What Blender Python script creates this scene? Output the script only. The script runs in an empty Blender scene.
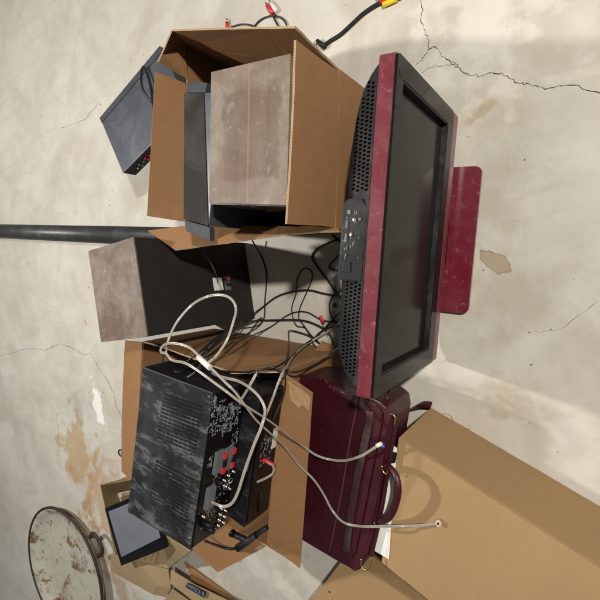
import bpy, bmesh, math, random
from mathutils import Vector, Matrix
random.seed(7)
C = bpy.context.scene.collection
# ------------------------------------------------------------------ camera geometry (measured from the photo)
F = 450.0; H = 1.45
up = -Vector((290, 40, -F)).normalized()
fw = Vector((0, 0, -1)); Yc = (fw - up * fw.dot(up)).normalized(); Xc = Yc.cross(up)
R = Matrix((Xc, Yc, up))
def ray(x, y): return R @ Vector((x - 300, 300 - y, -F))
def W(x, y, z=0.0):
    d = ray(x, y); t = (z - H) / d.z
    return Vector((0, 0, H)) + d * t
# ------------------------------------------------------------------ helpers
def empty(name, loc, rz, label, cat, group=None):
    o = bpy.data.objects.new(name, None); C.objects.link(o)
    o.location = loc; o.rotation_euler = (0, 0, rz); o.empty_display_size = .05
    o['label'] = label; o['category'] = cat
    if group: o['group'] = group
    return o
def tag(o, label, cat, group=None):
    o['label'] = label; o['category'] = cat
    if group: o['group'] = group
    return o
def inv(root):
    return (Matrix.Translation(root.location) @ Matrix.Rotation(root.rotation_euler.z, 4, 'Z')).inverted()
def link(name, bm, mats, parent=None, world=False, smooth=False, rootinv=None):
    """bm verts: local to the thing, or world when world=True"""
    if world and parent is not None:
        r = parent
        while r.parent: r = r.parent
        bm.transform(inv(r))
    bmesh.ops.recalc_face_normals(bm, faces=bm.faces[:]) if not getattr(bm, 'keep', False) else None
    me = bpy.data.meshes.new(name); bm.to_mesh(me); bm.free()
    for m in (mats if isinstance(mats, (list, tuple)) else [mats]): me.materials.append(m)
    if smooth:
        for p in me.polygons: p.use_smooth = True
    o = bpy.data.objects.new(name, me); C.objects.link(o)
    if parent is not None: o.parent = parent
    elif world:
        # origin at the base centre
        c = sum((v.co for v in me.vertices), Vector()) / len(me.vertices)
        c.z = min(v.co.z for v in me.vertices)
        me.transform(Matrix.Translation(-c)); o.location = c
    return o
def box(bm, x0, x1, y0, y1, z0, z1, bev=0, mi=0):
    g = bmesh.ops.create_cube(bm, size=1)
    vs = g['verts']
    for v in vs:
        v.co = Vector(((x0 + x1) / 2 + v.co.x * (x1 - x0), (y0 + y1) / 2 + v.co.y * (y1 - y0), (z0 + z1) / 2 + v.co.z * (z1 - z0)))
    fs = {f for v in vs for f in v.link_faces}
    for f in fs: f.material_index = mi
    if bev:
        es = list({e for f in fs for e in f.edges})
        bmesh.ops.bevel(bm, geom=es, offset=bev, segments=2, affect='EDGES', profile=.7)
    return bm
def nb(*a, **k):
    return box(bmesh.new(), *a, **k)
def prism(bm, pts, z0, z1, bev=0, segs=2, mi=0):
    b = [bm.verts.new((p[0], p[1], z0)) for p in pts]; t = [bm.verts.new((p[0], p[1], z1)) for p in pts]
    n = len(pts); fs = [bm.faces.new(b[::-1]), bm.faces.new(t)]
    for i in range(n): fs.append(bm.faces.new((b[i], b[(i + 1) % n], t[(i + 1) % n], t[i])))
    for f in fs: f.material_index = mi
    if bev:
        bmesh.ops.bevel(bm, geom=list({e for f in fs for e in f.edges}), offset=bev, segments=segs, affect='EDGES', profile=.7)
    return bm
def cyl(bm, p0, p1, r0, r1=None, n=16, mi=0, caps=True):
    p0 = Vector(p0); p1 = Vector(p1); r1 = r0 if r1 is None else r1
    d = (p1 - p0).normalized(); a = d.orthogonal().normalized(); b = d.cross(a)
    A = []; B = []
    for i in range(n):
        t = 2 * math.pi * i / n; q = a * math.cos(t) + b * math.sin(t)
        A.append(bm.verts.new(p0 + q * r0)); B.append(bm.verts.new(p1 + q * r1))
    for i in range(n):
        f = bm.faces.new((A[i], A[(i + 1) % n], B[(i + 1) % n], B[i])); f.smooth = True; f.material_index = mi
    if caps:
        bm.faces.new(A[::-1]).material_index = mi; bm.faces.new(B).material_index = mi
    return bm
def cat(P, n=8):
    P = [Vector(p) for p in P]
    Q = [P[0] * 2 - P[1]] + P + [P[-1] * 2 - P[-2]]; out = []
    for i in range(1, len(Q) - 2):
        for k in range(n):
            t = k / n; a, b, c, d = Q[i - 1], Q[i], Q[i + 1], Q[i + 2]
            out.append(.5 * (2 * b + (c - a) * t + (2 * a - 5 * b + 4 * c - d) * t * t + (3 * b - a - 3 * c + d) * t ** 3))
    out.append(P[-1]); return out
def tube(bm, pts, r, n=8, off=0.0, mi=0, flat=1.0, closed=False):
    """sweep; off shifts sideways (for twin-lead)"""
    N = len(pts); rings = []
    for i, p in enumerate(pts):
        if closed: d = (pts[(i + 1) % N] - pts[i - 1])
        else: d = (pts[min(i + 1, N - 1)] - pts[max(i - 1, 0)])
        d.normalize(); s = d.cross(Vector((0, 0, 1)))
        if s.length < 1e-3: s = Vector((1, 0, 0))
        s.normalize(); u = s.cross(d).normalized(); c = p + s * off
        rings.append([bm.verts.new(c + s * (r * flat * math.cos(2 * math.pi * k / n)) + u * (r * math.sin(2 * math.pi * k / n))) for k in range(n)])
    M = N if closed else N - 1
    for i in range(M):
        a = rings[i]; b = rings[(i + 1) % N]
        for k in range(n):
            f = bm.faces.new((a[k], a[(k + 1) % n], b[(k + 1) % n], b[k])); f.smooth = True; f.material_index = mi
    if not closed:
        bm.faces.new(rings[0][::-1]).material_index = mi; bm.faces.new(rings[-1]).material_index = mi
    return bm
def PX(L, z=.004):
    """list of (x,y[,z]) photo measurements -> world points"""
    return [W(p[0], p[1], p[2] if len(p) > 2 else z) for p in L]
def card(pts, t=.005, bm=None, sub=0, warp=0.0, uncut=()):
    """cardboard sheet from a polygon: thickness t (centred), faces slot 0, cut edges slot 1 with a fluting UV"""
    bm = bm or bmesh.new(); uv = bm.loops.layers.uv.verify()
    pts = [Vector(p) for p in pts]; n = len(pts); nn = Vector()
    for i in range(n): nn += (pts[i]).cross(pts[(i + 1) % n])
    nn.normalize()
    # densify outline and jitter it slightly: card is never a perfect line
    P = []; own = []
    for i in range(n):
        a, b = pts[i], pts[(i + 1) % n]; L = (b - a).length; k = max(1, int(L / .03))
        for j in range(k):
            q = a.lerp(b, j / k)
            if j: q = q + nn * (warp * math.sin(math.pi * j / k)) + Vector((random.uniform(-1, 1), random.uniform(-1, 1), random.uniform(-1, 1))) * .0006
            P.append(q); own.append(i)
    m = len(P)
    A = [bm.verts.new(p + nn * t / 2) for p in P]; B = [bm.verts.new(p - nn * t / 2) for p in P]
    fs = [bm.faces.new(A), bm.faces.new(B[::-1])]
    d = 0
    for i in range(m):
        j = (i + 1) % m; f = bm.faces.new((A[j], A[i], B[i], B[j])); f.material_index = 0 if own[i] in uncut else 1
        L = (P[j] - P[i]).length
        for lp, u in zip(f.loops, ((d + L, 1), (d, 1), (d, 0), (d + L, 0))): lp[uv].uv = u
        d += L
    bmesh.ops.triangulate(bm, faces=fs)

    return bm
class _BM: pass
# bmesh objects cannot carry attributes; normals are consistent enough, so recalc is always run
def link(name, bm, mats, parent=None, world=False, smooth=False):
    if world and parent is not None:
        r = parent
        while r.parent: r = r.parent
        bm.transform(inv(r))
    bmesh.ops.recalc_face_normals(bm, faces=bm.faces[:])
    me = bpy.data.meshes.new(name); bm.to_mesh(me); bm.free()
    for m in (mats if isinstance(mats, (list, tuple)) else [mats]): me.materials.append(m)
    if smooth:
        for p in me.polygons: p.use_smooth = True
    o = bpy.data.objects.new(name, me); C.objects.link(o)
    if parent is not None: o.parent = parent
    elif world:
        c = sum((v.co for v in me.vertices), Vector()) / len(me.vertices)
        c.z = min(v.co.z for v in me.vertices)
        me.transform(Matrix.Translation(-c)); o.location = c
    return o
# ------------------------------------------------------------------ materials
class NT:
    def __init__(s, name):
        s.m = bpy.data.materials.new(name); s.m.use_nodes = True; s.t = s.m.node_tree; s.N = s.t.nodes
        s.b = s.N['Principled BSDF']; s.tc = s.N.new('ShaderNodeTexCoord')
    def n(s, ty, **k):
        o = s.N.new(ty)
        for a, v in k.items():
            if a.startswith('i_'):
                key = a[2:].replace('_', ' '); o.inputs[int(key) if key.isdigit() else key].default_value = v
            else: setattr(o, a, v)
        return o
    def l(s, a, b): s.t.links.new(a, b)
    def noise(s, scale, detail=4, rough=.55, dist=0, vec=None, coord='Object'):
        o = s.n('ShaderNodeTexNoise', i_Scale=scale, i_Detail=detail, i_Roughness=rough, i_Distortion=dist)
        s.l(vec or s.tc.outputs[coord], o.inputs['Vector']); return o.outputs['Fac']
    def ramp(s, src, stops):
        o = s.n('ShaderNodeValToRGB'); e = o.color_ramp.elements
        while len(e) < len(stops): e.new(.5)
        for k, (p, c) in zip(e, stops):
            k.position = p; k.color = (c, c, c, 1) if isinstance(c, (int, float)) else (*c, 1)
        s.l(src, o.inputs['Fac']); return o.outputs['Color']
    def mix(s, fac, a, b, mode='MIX'):
        o = s.n('ShaderNodeMix', data_type='RGBA', blend_type=mode)
        for v, k in ((fac, 0), (a, 6), (b, 7)):
            if hasattr(v, 'node'): s.l(v, o.inputs[k])
            else: o.inputs[k].default_value = v if k == 0 else ((*v, 1) if len(v) == 3 else v)
        return o.outputs[2]
    def math(s, op, a, b=0.0, c=None):
        o = s.n('ShaderNodeMath', operation=op)
        for i, v in enumerate((a, b) if c is None else (a, b, c)):
            if hasattr(v, 'node'): s.l(v, o.inputs[i])
            else: o.inputs[i].default_value = v
        return o.outputs[0]
    def upface(s):
        g = s.n('ShaderNodeNewGeometry'); sp = s.n('ShaderNodeSeparateXYZ'); s.l(g.outputs['Normal'], sp.inputs[0])
        return s.ramp(sp.outputs[2], [(.25, .12), (.8, 1.)])
    def bump(s, h, strength=.2, dist=.002):
        o = s.n('ShaderNodeBump', i_Strength=strength, i_Distance=dist); s.l(h, o.inputs['Height']); s.l(o.outputs[0], s.b.inputs['Normal'])
    def col(s, c):
        if hasattr(c, 'node'): s.l(c, s.b.inputs['Base Color'])
        else: s.b.inputs['Base Color'].default_value = (*c, 1)
        return s
    def set(s, **k):
        for a, v in k.items():
            i = s.b.inputs[a.replace('_', ' ')]
            if hasattr(v, 'node'): s.l(v, i)
            else: i.default_value = v
        return s
def plain(name, c, rough=.5, metal=0, spec=.5, coat=0, var=.15, dust=0.0, bump=.0, scale=20):
    t = NT(name); a = t.noise(scale, 5)
    dark = tuple(x * (1 - var) for x in c); lite = tuple(min(1, x * (1 + var)) for x in c)
    k = t.mix(a, dark, lite)
    if dust:
        d = t.math('MULTIPLY', t.ramp(t.noise(7, 8, .65, .6), [(.45, 0.0), (.72, dust)]), t.upface())
        k = t.mix(d, k, (.45, .42, .38)); t.set(Roughness=t.math('ADD', t.math('MULTIPLY', d, .6), rough))
    else: t.set(Roughness=rough)
    t.col(k); t.set(Metallic=metal, Coat_Weight=coat, Specular_IOR_Level=spec)
    if bump: t.bump(t.noise(220, 3), bump, .001)
    return t.m
def cardboard(name, c, wear=.5):
    t = NT(name); big = t.noise(4, 4, .5, .3); fine = t.noise(90, 5, .6); st = t.noise(9, 7, .7)
    k = t.mix(big, tuple(x * .86 for x in c), tuple(x * 1.1 for x in c))
    k = t.mix(t.math('MULTIPLY', fine, .34), k, tuple(x * .5 for x in c))
    k = t.mix(t.math('MULTIPLY', t.ramp(t.noise(17, 6, .65), [(.5, 0.), (.72, 1.)]), wear * .5), k, tuple(x * .6 for x in c))
    k = t.mix(t.math('MULTIPLY', t.ramp(st, [(.56, 0.), (.74, 1.)]), wear * .3), k, tuple(min(1, x * 1.35) for x in c))
    w = t.n('ShaderNodeTexWave', i_Scale=52., i_Distortion=.4, i_Detail=1.); t.l(t.tc.outputs['Object'], w.inputs['Vector'])
    k = t.mix(t.math('MULTIPLY', w.outputs['Fac'], .10 * min(1, wear * 2)), k, tuple(x * .75 for x in c))
    t.col(k); t.set(Roughness=.82, Specular_IOR_Level=.25)
    t.bump(t.math('ADD', t.math('MULTIPLY', w.outputs['Fac'], .5 * wear), t.math('ADD', t.math('MULTIPLY', fine, .7), t.math('MULTIPLY', t.noise(7, 3, .5, .6), 9. * wear))), .3, .0014)
    return t.m
def cardedge(name, c):
    t = NT(name); sp = t.n('ShaderNodeSeparateXYZ'); t.l(t.tc.outputs['UV'], sp.inputs[0])
    tri = t.math('PINGPONG', t.math('MULTIPLY', sp.outputs[0], 330.), 1.0)
    v = t.math('ABSOLUTE', t.math('SUBTRACT', tri, sp.outputs[1]))
    flute = t.ramp(v, [(.12, 1.), (.3, 0.)])
    liner = t.ramp(t.math('ABSOLUTE', t.math('SUBTRACT', sp.outputs[1], .5)), [(.38, 0.), (.44, 1.)])
    k = t.mix(t.math('MAXIMUM', flute, liner), tuple(x * .28 for x in c), tuple(min(1, x * 1.5) for x in c))
    t.col(k); t.set(Roughness=.9, Specular_IOR_Level=.2); return t.m
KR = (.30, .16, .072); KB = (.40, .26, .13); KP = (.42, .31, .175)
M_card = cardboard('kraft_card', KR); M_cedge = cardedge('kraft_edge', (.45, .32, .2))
M_cardB = cardboard('new_kraft_card', KB, .15); M_cardP = cardboard('pale_kraft_card', KP, .2)
M_black = plain('black_plastic', (.008, .008, .009), .5, spec=.3, dust=.12)
M_blackg = plain('gloss_black', (.004, .004, .005), .25, spec=.3)
M_cable = plain('black_cable', (.012, .012, .013), .4)
M_dark = plain('charcoal_vinyl', (.021, .019, .018), .7, spec=.22, bump=.3, dust=.10)
M_steel = plain('plated_metal', (.75, .7, .6), .25, 1)
M_brass = plain('brass', (.72, .52, .25), .28, 1)
M_red = plain('red_plastic', (.62, .03, .04), .4)
M_yellow = plain('yellow_plastic', (.8, .6, .02), .4)
M_white = plain('white_plastic', (.75, .73, .68), .45)
M_grey = plain('grey_plastic', (.14, .15, .16), .5)
M_print = plain('white_print', (.27, .30, .35), .6)
M_paper = plain('white_paper', (.82, .82, .8), .8, bump=.05)
M_blue = plain('blue_plastic', (.03, .06, .35), .4)
def clear_pvc():
    t = NT('clear_speaker_wire'); k = t.mix(t.noise(30), (.29, .245, .21), (.46, .41, .365))
    t.col(k); t.set(Roughness=.22, Coat_Weight=.5, Subsurface_Weight=.15); return t.m
M_clear = clear_pvc()
def concrete():
    t = NT('concrete_floor'); T = t.tc.outputs['Object']
    a = t.noise(1.1, 6, .55, .5); b = t.noise(5.5, 9, .62, .4); c = t.noise(38, 6, .6); d = t.noise(2.7, 8, .6, 1.2)
    k = t.mix(t.ramp(a, [(.35, 0.), (.65, 1.)]), (.48, .45, .39), (.62, .60, .545))
    k = t.mix(t.math('MULTIPLY', t.ramp(b, [(.42, 0.), (.68, 1.)]), .55), k, (.68, .65, .59))
    k = t.mix(t.math('MULTIPLY', t.ramp(d, [(.48, 0.), (.64, 1.)]), .36), k, (.42, .36, .275))
    k = t.mix(t.math('MULTIPLY', t.ramp(c, [(.55, 0.), (.75, 1.)]), .16), k, (.38, .34, .29))
    sc = t.n('ShaderNodeTexNoise', i_Scale=12., i_Detail=6., i_Roughness=.65, i_Distortion=.5)
    mp = t.n('ShaderNodeMapping'); mp.inputs['Scale'].default_value = (1.6, .22, 1); mp.inputs['Rotation'].default_value = (0, 0, .5)
    t.l(T, mp.inputs[0]); t.l(mp.outputs[0], sc.inputs['Vector'])
    k = t.mix(t.math('MULTIPLY', t.ramp(sc.outputs['Fac'], [(.54, 0.), (.66, 1.)]), .28), k, (.46, .42, .36))
    # specks
    vo = t.n('ShaderNodeTexVoronoi', i_Scale=17., i_Randomness=1.); t.l(T, vo.inputs['Vector'])
    sp = t.ramp(vo.outputs['Distance'], [(.045, 1.), (.075, 0.)])
    k = t.mix(t.math('MULTIPLY', sp, t.ramp(t.noise(6.3, 2), [(.52, 0.), (.6, .85)])), k, (.20, .14, .09))
    # stains, and shade painted into the floor colour, each with its own shape: (centre world xy, rx, ry, rot, colour, strength)
    nz = t.n('ShaderNodeTexNoise', i_Scale=9., i_Detail=7., i_Roughness=.6); t.l(T, nz.inputs['Vector'])
    def stain_shade(px, py, rx, ry, rot, col, st, edge=.3, amp=.9):
        nonlocal k
        p = W(px, py, 0)
        m = t.n('ShaderNodeMapping', vector_type='TEXTURE'); m.inputs['Location'].default_value = p
        m.inputs['Rotation'].default_value = (0, 0, rot); m.inputs['Scale'].default_value = (rx, ry, 1); t.l(T, m.inputs[0])
        ln = t.n('ShaderNodeVectorMath', operation='LENGTH'); t.l(m.outputs[0], ln.inputs[0])
        v = t.math('ADD', ln.outputs['Value'], t.math('MULTIPLY', t.math('SUBTRACT', nz.outputs['Fac'], .5), amp * 5))
        mask = t.ramp(v, [(max(.02, .85 - edge), st), (.95, 0.)])
        k = t.mix(mask, k, col); return v
    v_ = stain_shade(497, 263, .026, .060, -.75, (.34, .25, .15), .75, .10, .45)
    k = t.mix(t.ramp(v_, [(.72, 0.), (.84, .7), (.90, 0.)]), k, (.15, .10, .06))
    for q in ((486, 108, .022, .045, .5), (470, 117, .022, .03, 1.)): stain_shade(*q, (.36, .28, .17), .7, .2, .5)
    stain_shade(505, 300, .16, .22, .2, (.38, .32, .24), .35, .6)  # television's shade on the floor, painted in as a broad tan patch
    stain_shade(490, 200, .10, .16, .6, (.42, .37, .29), .45, .5)  # more of the television's shade put into the floor colour
    stain_shade(505, 400, .10, .08, .2, (.40, .34, .25), .55, .55)
    stain_shade(500, 108, .11, .10, .3, (.50, .42, .31), .40)
    stain_shade(82, 410, .12, .10, .2, (.36, .34, .31), .55, .4)
    stain_shade(98, 404, .16, .035, .1, (.88, .87, .85), .9, .3, 1.2)
    stain_shade(78, 455, .26, .20, .2, (.46, .29, .13), .70, .35)
    stain_shade(100, 500, .30, .22, -.4, (.48, .31, .17), .7, .4)
    stain_shade(85, 322, .045, .02, .4, (.42, .28, .14), .75, .2)
    stain_shade(120, 590, .5, .10, .5, (.30, .18, .09), .6, .5)
    stain_shade(252, 560, .05, .16, -.75, (.74, .72, .68), .8, .4, 1.1)
    stain_shade(250, 580, .42, .34, 0, (.36, .35, .32), .5, .6)  # broad greyer floor tone
    stain_shade(482, 15, .3, .2, 0, (.74, .72, .66), .5, .5)
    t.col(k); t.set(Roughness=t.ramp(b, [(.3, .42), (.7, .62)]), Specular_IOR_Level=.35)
    t.bump(t.math('ADD', t.math('MULTIPLY', b, 1.0), t.math('MULTIPLY', c, .35)), .4, .005)
    return t.m
M_floor = concrete()
def veneer(name, cA, cB, cD, patch=False):
    t = NT(name); mp = t.n('ShaderNodeMapping'); mp.inputs['Scale'].default_value = (1.6, 26, 26); t.l(t.tc.outputs['Object'], mp.inputs[0])
    g = t.noise(2.2, 6, .6, .1, vec=mp.outputs[0]); d = t.noise(7, 9, .72, .25); e = t.noise(26, 8, .7, .3)
    k = t.mix(g, cA, cB); dm = t.ramp(d, [(.42, .12), (.62, .92)])
    if patch:
        sp = t.n('ShaderNodeSeparateXYZ'); t.l(t.tc.outputs['Object'], sp.inputs[0])
        jx = t.math('MULTIPLY', t.math('SUBTRACT', t.noise(12, 8, .7), .5), .9)
        m = t.math('MAXIMUM', t.math('DIVIDE', t.math('ABSOLUTE', sp.outputs[0]), .112), t.math('DIVIDE', t.math('ABSOLUTE', t.math('ADD', sp.outputs[1], .012)), .088))
        inside = t.ramp(t.math('ADD', m, jx), [(.85, .38), (1.08, 1.)])
        dm = t.math('ADD', t.math('MULTIPLY', dm, t.math('ADD', t.math('MULTIPLY', inside, .45), .12)), t.math('MULTIPLY', t.math('SUBTRACT', inside, .38), .30))
        ln = t.ramp(t.math('ABSOLUTE', t.math('ADD', sp.outputs[1], .004)), [(.0015, 1.), (.003, 0.)])
    k = t.mix(dm, k, cD)
    if patch: k = t.mix(t.math('MULTIPLY', ln, .5), k, (.34, .20, .12))
    k = t.mix(t.math('MULTIPLY', t.ramp(e, [(.58, 0.), (.7, 1.)]), .35), k, (.50, .46, .43))
    t.col(k); t.set(Roughness=.62); t.bump(g, .15, .001); return t.m
M_ven1 = veneer('dusty_dark_veneer', (.055, .032, .022), (.125, .078, .052), (.235, .19, .16))
M_ven2 = veneer('dusty_pale_veneer', (.07, .040, .027), (.16, .098, .064), (.30, .26, .22), True)
def dusty_black(name, st=.55, smear=True):
    t = NT(name)
    def streak(rot, sx, sy, sc):
        mp = t.n('ShaderNodeMapping'); mp.inputs['Rotation'].default_value = (0, 0, rot); mp.inputs['Scale'].default_value = (sx, sy, 1)
        t.l(t.tc.outputs['Object'], mp.inputs[0]); return t.noise(sc, 10, .72, .3, vec=mp.outputs[0])
    a = streak(.7, 1, .28, 26); b = streak(-.5, 1, .35, 20); c = t.noise(7, 5, .6); f = t.noise(90, 6, .7)
    m = t.math('MAXIMUM', t.ramp(a, [(.52, 0.), (.60, 1.)]), t.ramp(b, [(.51, 0.), (.58, 1.)]))
    m = t.math('MULTIPLY', m, t.ramp(c, [(.34, .15), (.52, 1.)]))
    m = t.math('MULTIPLY', m, t.ramp(f, [(.3, .55), (.6, 1.)]))
    m = t.math('MAXIMUM', m, t.ramp(c, [(.45, .06), (.6, .22)]))
    m = t.math('MULTIPLY', m, t.upface()) if smear else m
    k = t.mix(t.math('MULTIPLY', m, st), (.007, .007, .009), (.24, .25, .27))
    t.col(k); t.set(Roughness=t.math('ADD', t.math('MULTIPLY', m, .35), .38), Specular_IOR_Level=.32); t.bump(f, .05, .001); return t.m
M_rec = dusty_black('dusty_black_steel', .42)
M_rec2 = dusty_black('lightly_dusty_black_steel', .16)
M_spkgloss = dusty_black('dusty_gloss_baffle', .22, False)
def maroon(name, c, rough=.25, dust=.35):
    t = NT(name); a = t.noise(14, 8, .65, .7); b = t.noise(60, 4)
    k = t.mix(t.math('MULTIPLY', t.ramp(a, [(.38, .1), (.7, 1.)]), dust), c, (.27, .12, .135))
    k = t.mix(t.math('MULTIPLY', t.ramp(b, [(.6, 0.), (.72, 1.)]), .12), k, (.7, .6, .6))
    t.col(k); t.set(Roughness=rough, Coat_Weight=.4, Coat_Roughness=.15); return t.m
M_mar = maroon('maroon_gloss_rim', (.125, .010, .020), .36, .36)
M_marb = maroon('maroon_gloss_base', (.14, .008, .020), .18, .20)
def leather():
    t = NT('maroon_leather'); v = t.n('ShaderNodeTexVoronoi', i_Scale=130.); t.l(t.tc.outputs['Object'], v.inputs['Vector'])
    a = t.noise(6, 6, .6, .6); b = t.noise(30, 6, .7)
    k = t.mix(a, (.026, .0028, .0065), (.058, .0065, .013))
    k = t.mix(t.math('MULTIPLY', t.ramp(b, [(.62, 0.), (.75, 1.)]), .12), k, (.35, .25, .25))
    t.col(k); t.set(Roughness=t.ramp(a, [(.3, .36), (.7, .52)]), Specular_IOR_Level=.45)
    t.bump(t.math('ADD', v.outputs['Distance'], t.math('MULTIPLY', t.noise(11, 5, .55, .8), 4.)), .28, .0016); return t.m
M_leather = leather()
M_stitch = plain('dark_thread', (.10, .03, .04), .7)
def tvblack(name, rough, dust):
    t = NT(name); a = t.noise(7, 8, .65, .8); b = t.noise(3, 5)
    k = t.mix(t.math('MULTIPLY', t.ramp(a, [(.4, .25), (.75, 1.)]), dust), (.008, .008, .009), (.30, .27, .22))
    t.col(k); t.set(Roughness=t.math('ADD', t.math('MULTIPLY', a, .12), rough - .05), Specular_IOR_Level=.2, IOR=1.32); return t.m
M_slot = plain('dusty_slot', (.006, .006, .007), .8, spec=.18, dust=.08)
M_staple = plain('dull_staples', (.05, .047, .045), .6)
M_tvgloss = tvblack('gloss_black_bezel', .07, .015); M_screen = tvblack('screen_glass', .15, .02)
M_tvshell = plain('dark_grey_shell', (.013, .0145, .018), .58, spec=.25, dust=.12)
M_silver = plain('silver_blue_metal', (.072, .080, .102), .38, .3, dust=.12)
M_silverD = plain('grey_edge_metal', (.038, .043, .056), .62, 0, .3, dust=.1)
M_pole = plain('dark_grey_tube', (.035, .037, .04), .38, dust=.12)
M_hole = plain('vent_hole', (.002, .002, .002), 1., spec=0)
M_tab = None
def tabletscreen():
    t = NT('switched_off_screen'); t.col(t.mix(t.noise(4, 3, .5, 1.), (.13, .14, .165), (.24, .25, .285))); t.set(Roughness=.3); return t.m
M_tab = tabletscreen()
def rusty():
    t = NT('rusty_enamel'); a = t.noise(9, 10, .75, .1); b = t.noise(34, 9, .75, 0); c = t.noise(3.5, 8, .7)
    k = t.mix(t.ramp(a, [(.54, 0.), (.60, 1.)]), (.52, .51, .43), (.22, .10, .04))
    k = t.mix(t.ramp(b, [(.54, 0.), (.68, .6)]), k, (.36, .22, .10)); k = t.mix(t.ramp(c, [(.54, 0.), (.64, .6)]), k, (.10, .04, .02))
    t.col(k); t.set(Roughness=.6); t.bump(b, .4, .003); return t.m
M_rust = rusty()
M_rim = plain('dark_rusty_rim', (.035, .018, .012), .55)
M_tape = plain('glossy_packing_tape', (.42, .27, .14), .12, coat=.6)
M_crack = plain('crack_dark', (.035, .028, .022), .95)  # plain dark brown of the crack lines
M_navy = plain('navy_label', (.012, .018, .05), .6)
M_string = plain('pink_string', (.55, .30, .24), .8)
# ------------------------------------------------------------------ floor
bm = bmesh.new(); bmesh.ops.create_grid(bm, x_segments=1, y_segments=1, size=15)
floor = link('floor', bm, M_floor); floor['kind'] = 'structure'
def crack(L, w=.0008):
    P = []
    pts = PX(L, .0008)
    for i in range(len(pts) - 1):
        for k in range(6):
            q = pts[i].lerp(pts[i + 1], k / 6); q += Vector((random.gauss(0, .0022), random.gauss(0, .0022), 0)); P.append(q)
    P.append(pts[-1]); bm = bmesh.new(); prev = None; N = len(P)
    for i, p in enumerate(P):
        d = (P[min(i + 1, N - 1)] - P[max(i - 1, 0)]).normalized(); s = Vector((-d.y, d.x, 0))
        ww = w * random.uniform(.35, 1.5) * (1 if i not in (0, N - 1) else .2)
        a = bm.verts.new(p + s * ww); b = bm.verts.new(p - s * ww)
        if prev: bm.faces.new((prev[0], a, b, prev[1]))
        prev = (a, b)
    link('crack', bm, M_crack, floor)
crack([(417, -14), (422, 5), (421, 18), (425, 32), (429, 40), (428, 50), (421, 60), (414, 68)])
crack([(428, 50), (435, 46), (444, 57), (452, 64), (460, 70), (468, 75), (480, 76), (490, 73), (503, 75), (515, 82), (526, 84), (545, 88), (570, 84), (610, 96)], .0009)
crack([(446, 59), (457, 64), (458, 66)], .0005)
crack([(452, 65), (440, 66), (428, 68), (421, 74)], .0004)
crack([(75, 349), (83, 355), (90, 353), (97, 365), (107, 380), (113, 392), (117, 408), (123, 420), (126, 430)], .0008)
crack([(75, 349), (60, 344), (45, 350), (30, 348), (0, 356)], .0008)
crack([(60, 128), (85, 120), (100, 100)], .0006)
crack([(600, 300), (560, 330), (530, 332)], .0004)
# ------------------------------------------------------------------ television
B_ = W(456, 115, .06); D_ = W(434, 360, .06)
ex = (B_ - D_); ex.z = 0; TL = ex.length; rz = math.atan2(ex.y, ex.x)
tvc = (B_ + D_) / 2; tvc.z = 0
tv = empty('television', tvc, rz, 'maroon rimmed flat screen television standing on the floor with its black screen dark', 'television')
hw = .3675; ZB = .055; ZT = .548
def rrect(x0, x1, z0, z1, r, n=6):
    P = []
    for cx, cz, a0 in ((x1 - r, z1 - r, 0), (x0 + r, z1 - r, 90), (x0 + r, z0 + r, 180), (x1 - r, z0 + r, 270)):
        for k in range(n + 1):
            a = math.radians(a0 + 90 * k / n); P.append((cx + r * math.cos(a), cz + r * math.sin(a)))
    return P
def ringplate(outer, inner, y0, y1, bm=None, mi=0):
    """frame between two equal-count outlines (x,z) from y0 to y1"""
    bm = bm or bmesh.new(); n = len(outer)
    o0 = [bm.verts.new((p[0], y0, p[1])) for p in outer]; o1 = [bm.verts.new((p[0], y1, p[1])) for p in outer]
    i0 = [bm.verts.new((p[0], y0, p[1])) for p in inner]; i1 = [bm.verts.new((p[0], y1, p[1])) for p in inner]
    for k in range(n):
        j = (k + 1) % n
        for q in ((o0[k], o0[j], i0[j], i0[k]), (o1[k], o1[j], i1[j], i1[k]), (o0[k], o0[j], o1[j], o1[k]), (i0[k], i0[j], i1[j], i1[k])):
            bm.faces.new(q).material_index = mi
    return bm
# maroon rim around the whole front frame
link('rim', ringplate(rrect(-hw, hw, ZB, ZT, .012), rrect(-hw + .004, hw - .004, ZB + .012, ZT - .004, .008), 0, .034), M_mar, tv)
bm = bmesh.new()  # maroon front strip along the bottom
box(bm, -hw + .004, hw - .004, -.0065, .006, ZB + .001, ZB + .046, .004)
link('lower_trim', bm, M_mar, tv)
sx0, sx1, sz0, sz1 = -.318, .322, .150, .508
link('bezel', ringplate(rrect(-hw + .003, hw - .003, ZB + .047, ZT - .003, .010), rrect(sx0, sx1, sz0, sz1, .002), -.006, .008), M_tvgloss, tv)
link('screen', nb(sx0 - .01, sx1 + .01, .010, .016, sz0 - .01, sz1 + .01), M_screen, tv)
bm = bmesh.new(); ringplate(rrect(sx0, sx1, sz0, sz1, .002), rrect(sx0 + .005, sx1 - .005, sz0 + .005, sz1 - .005, .001), -.0045, .0095, bm)
link('screen_surround', bm, M_black, tv)
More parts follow.
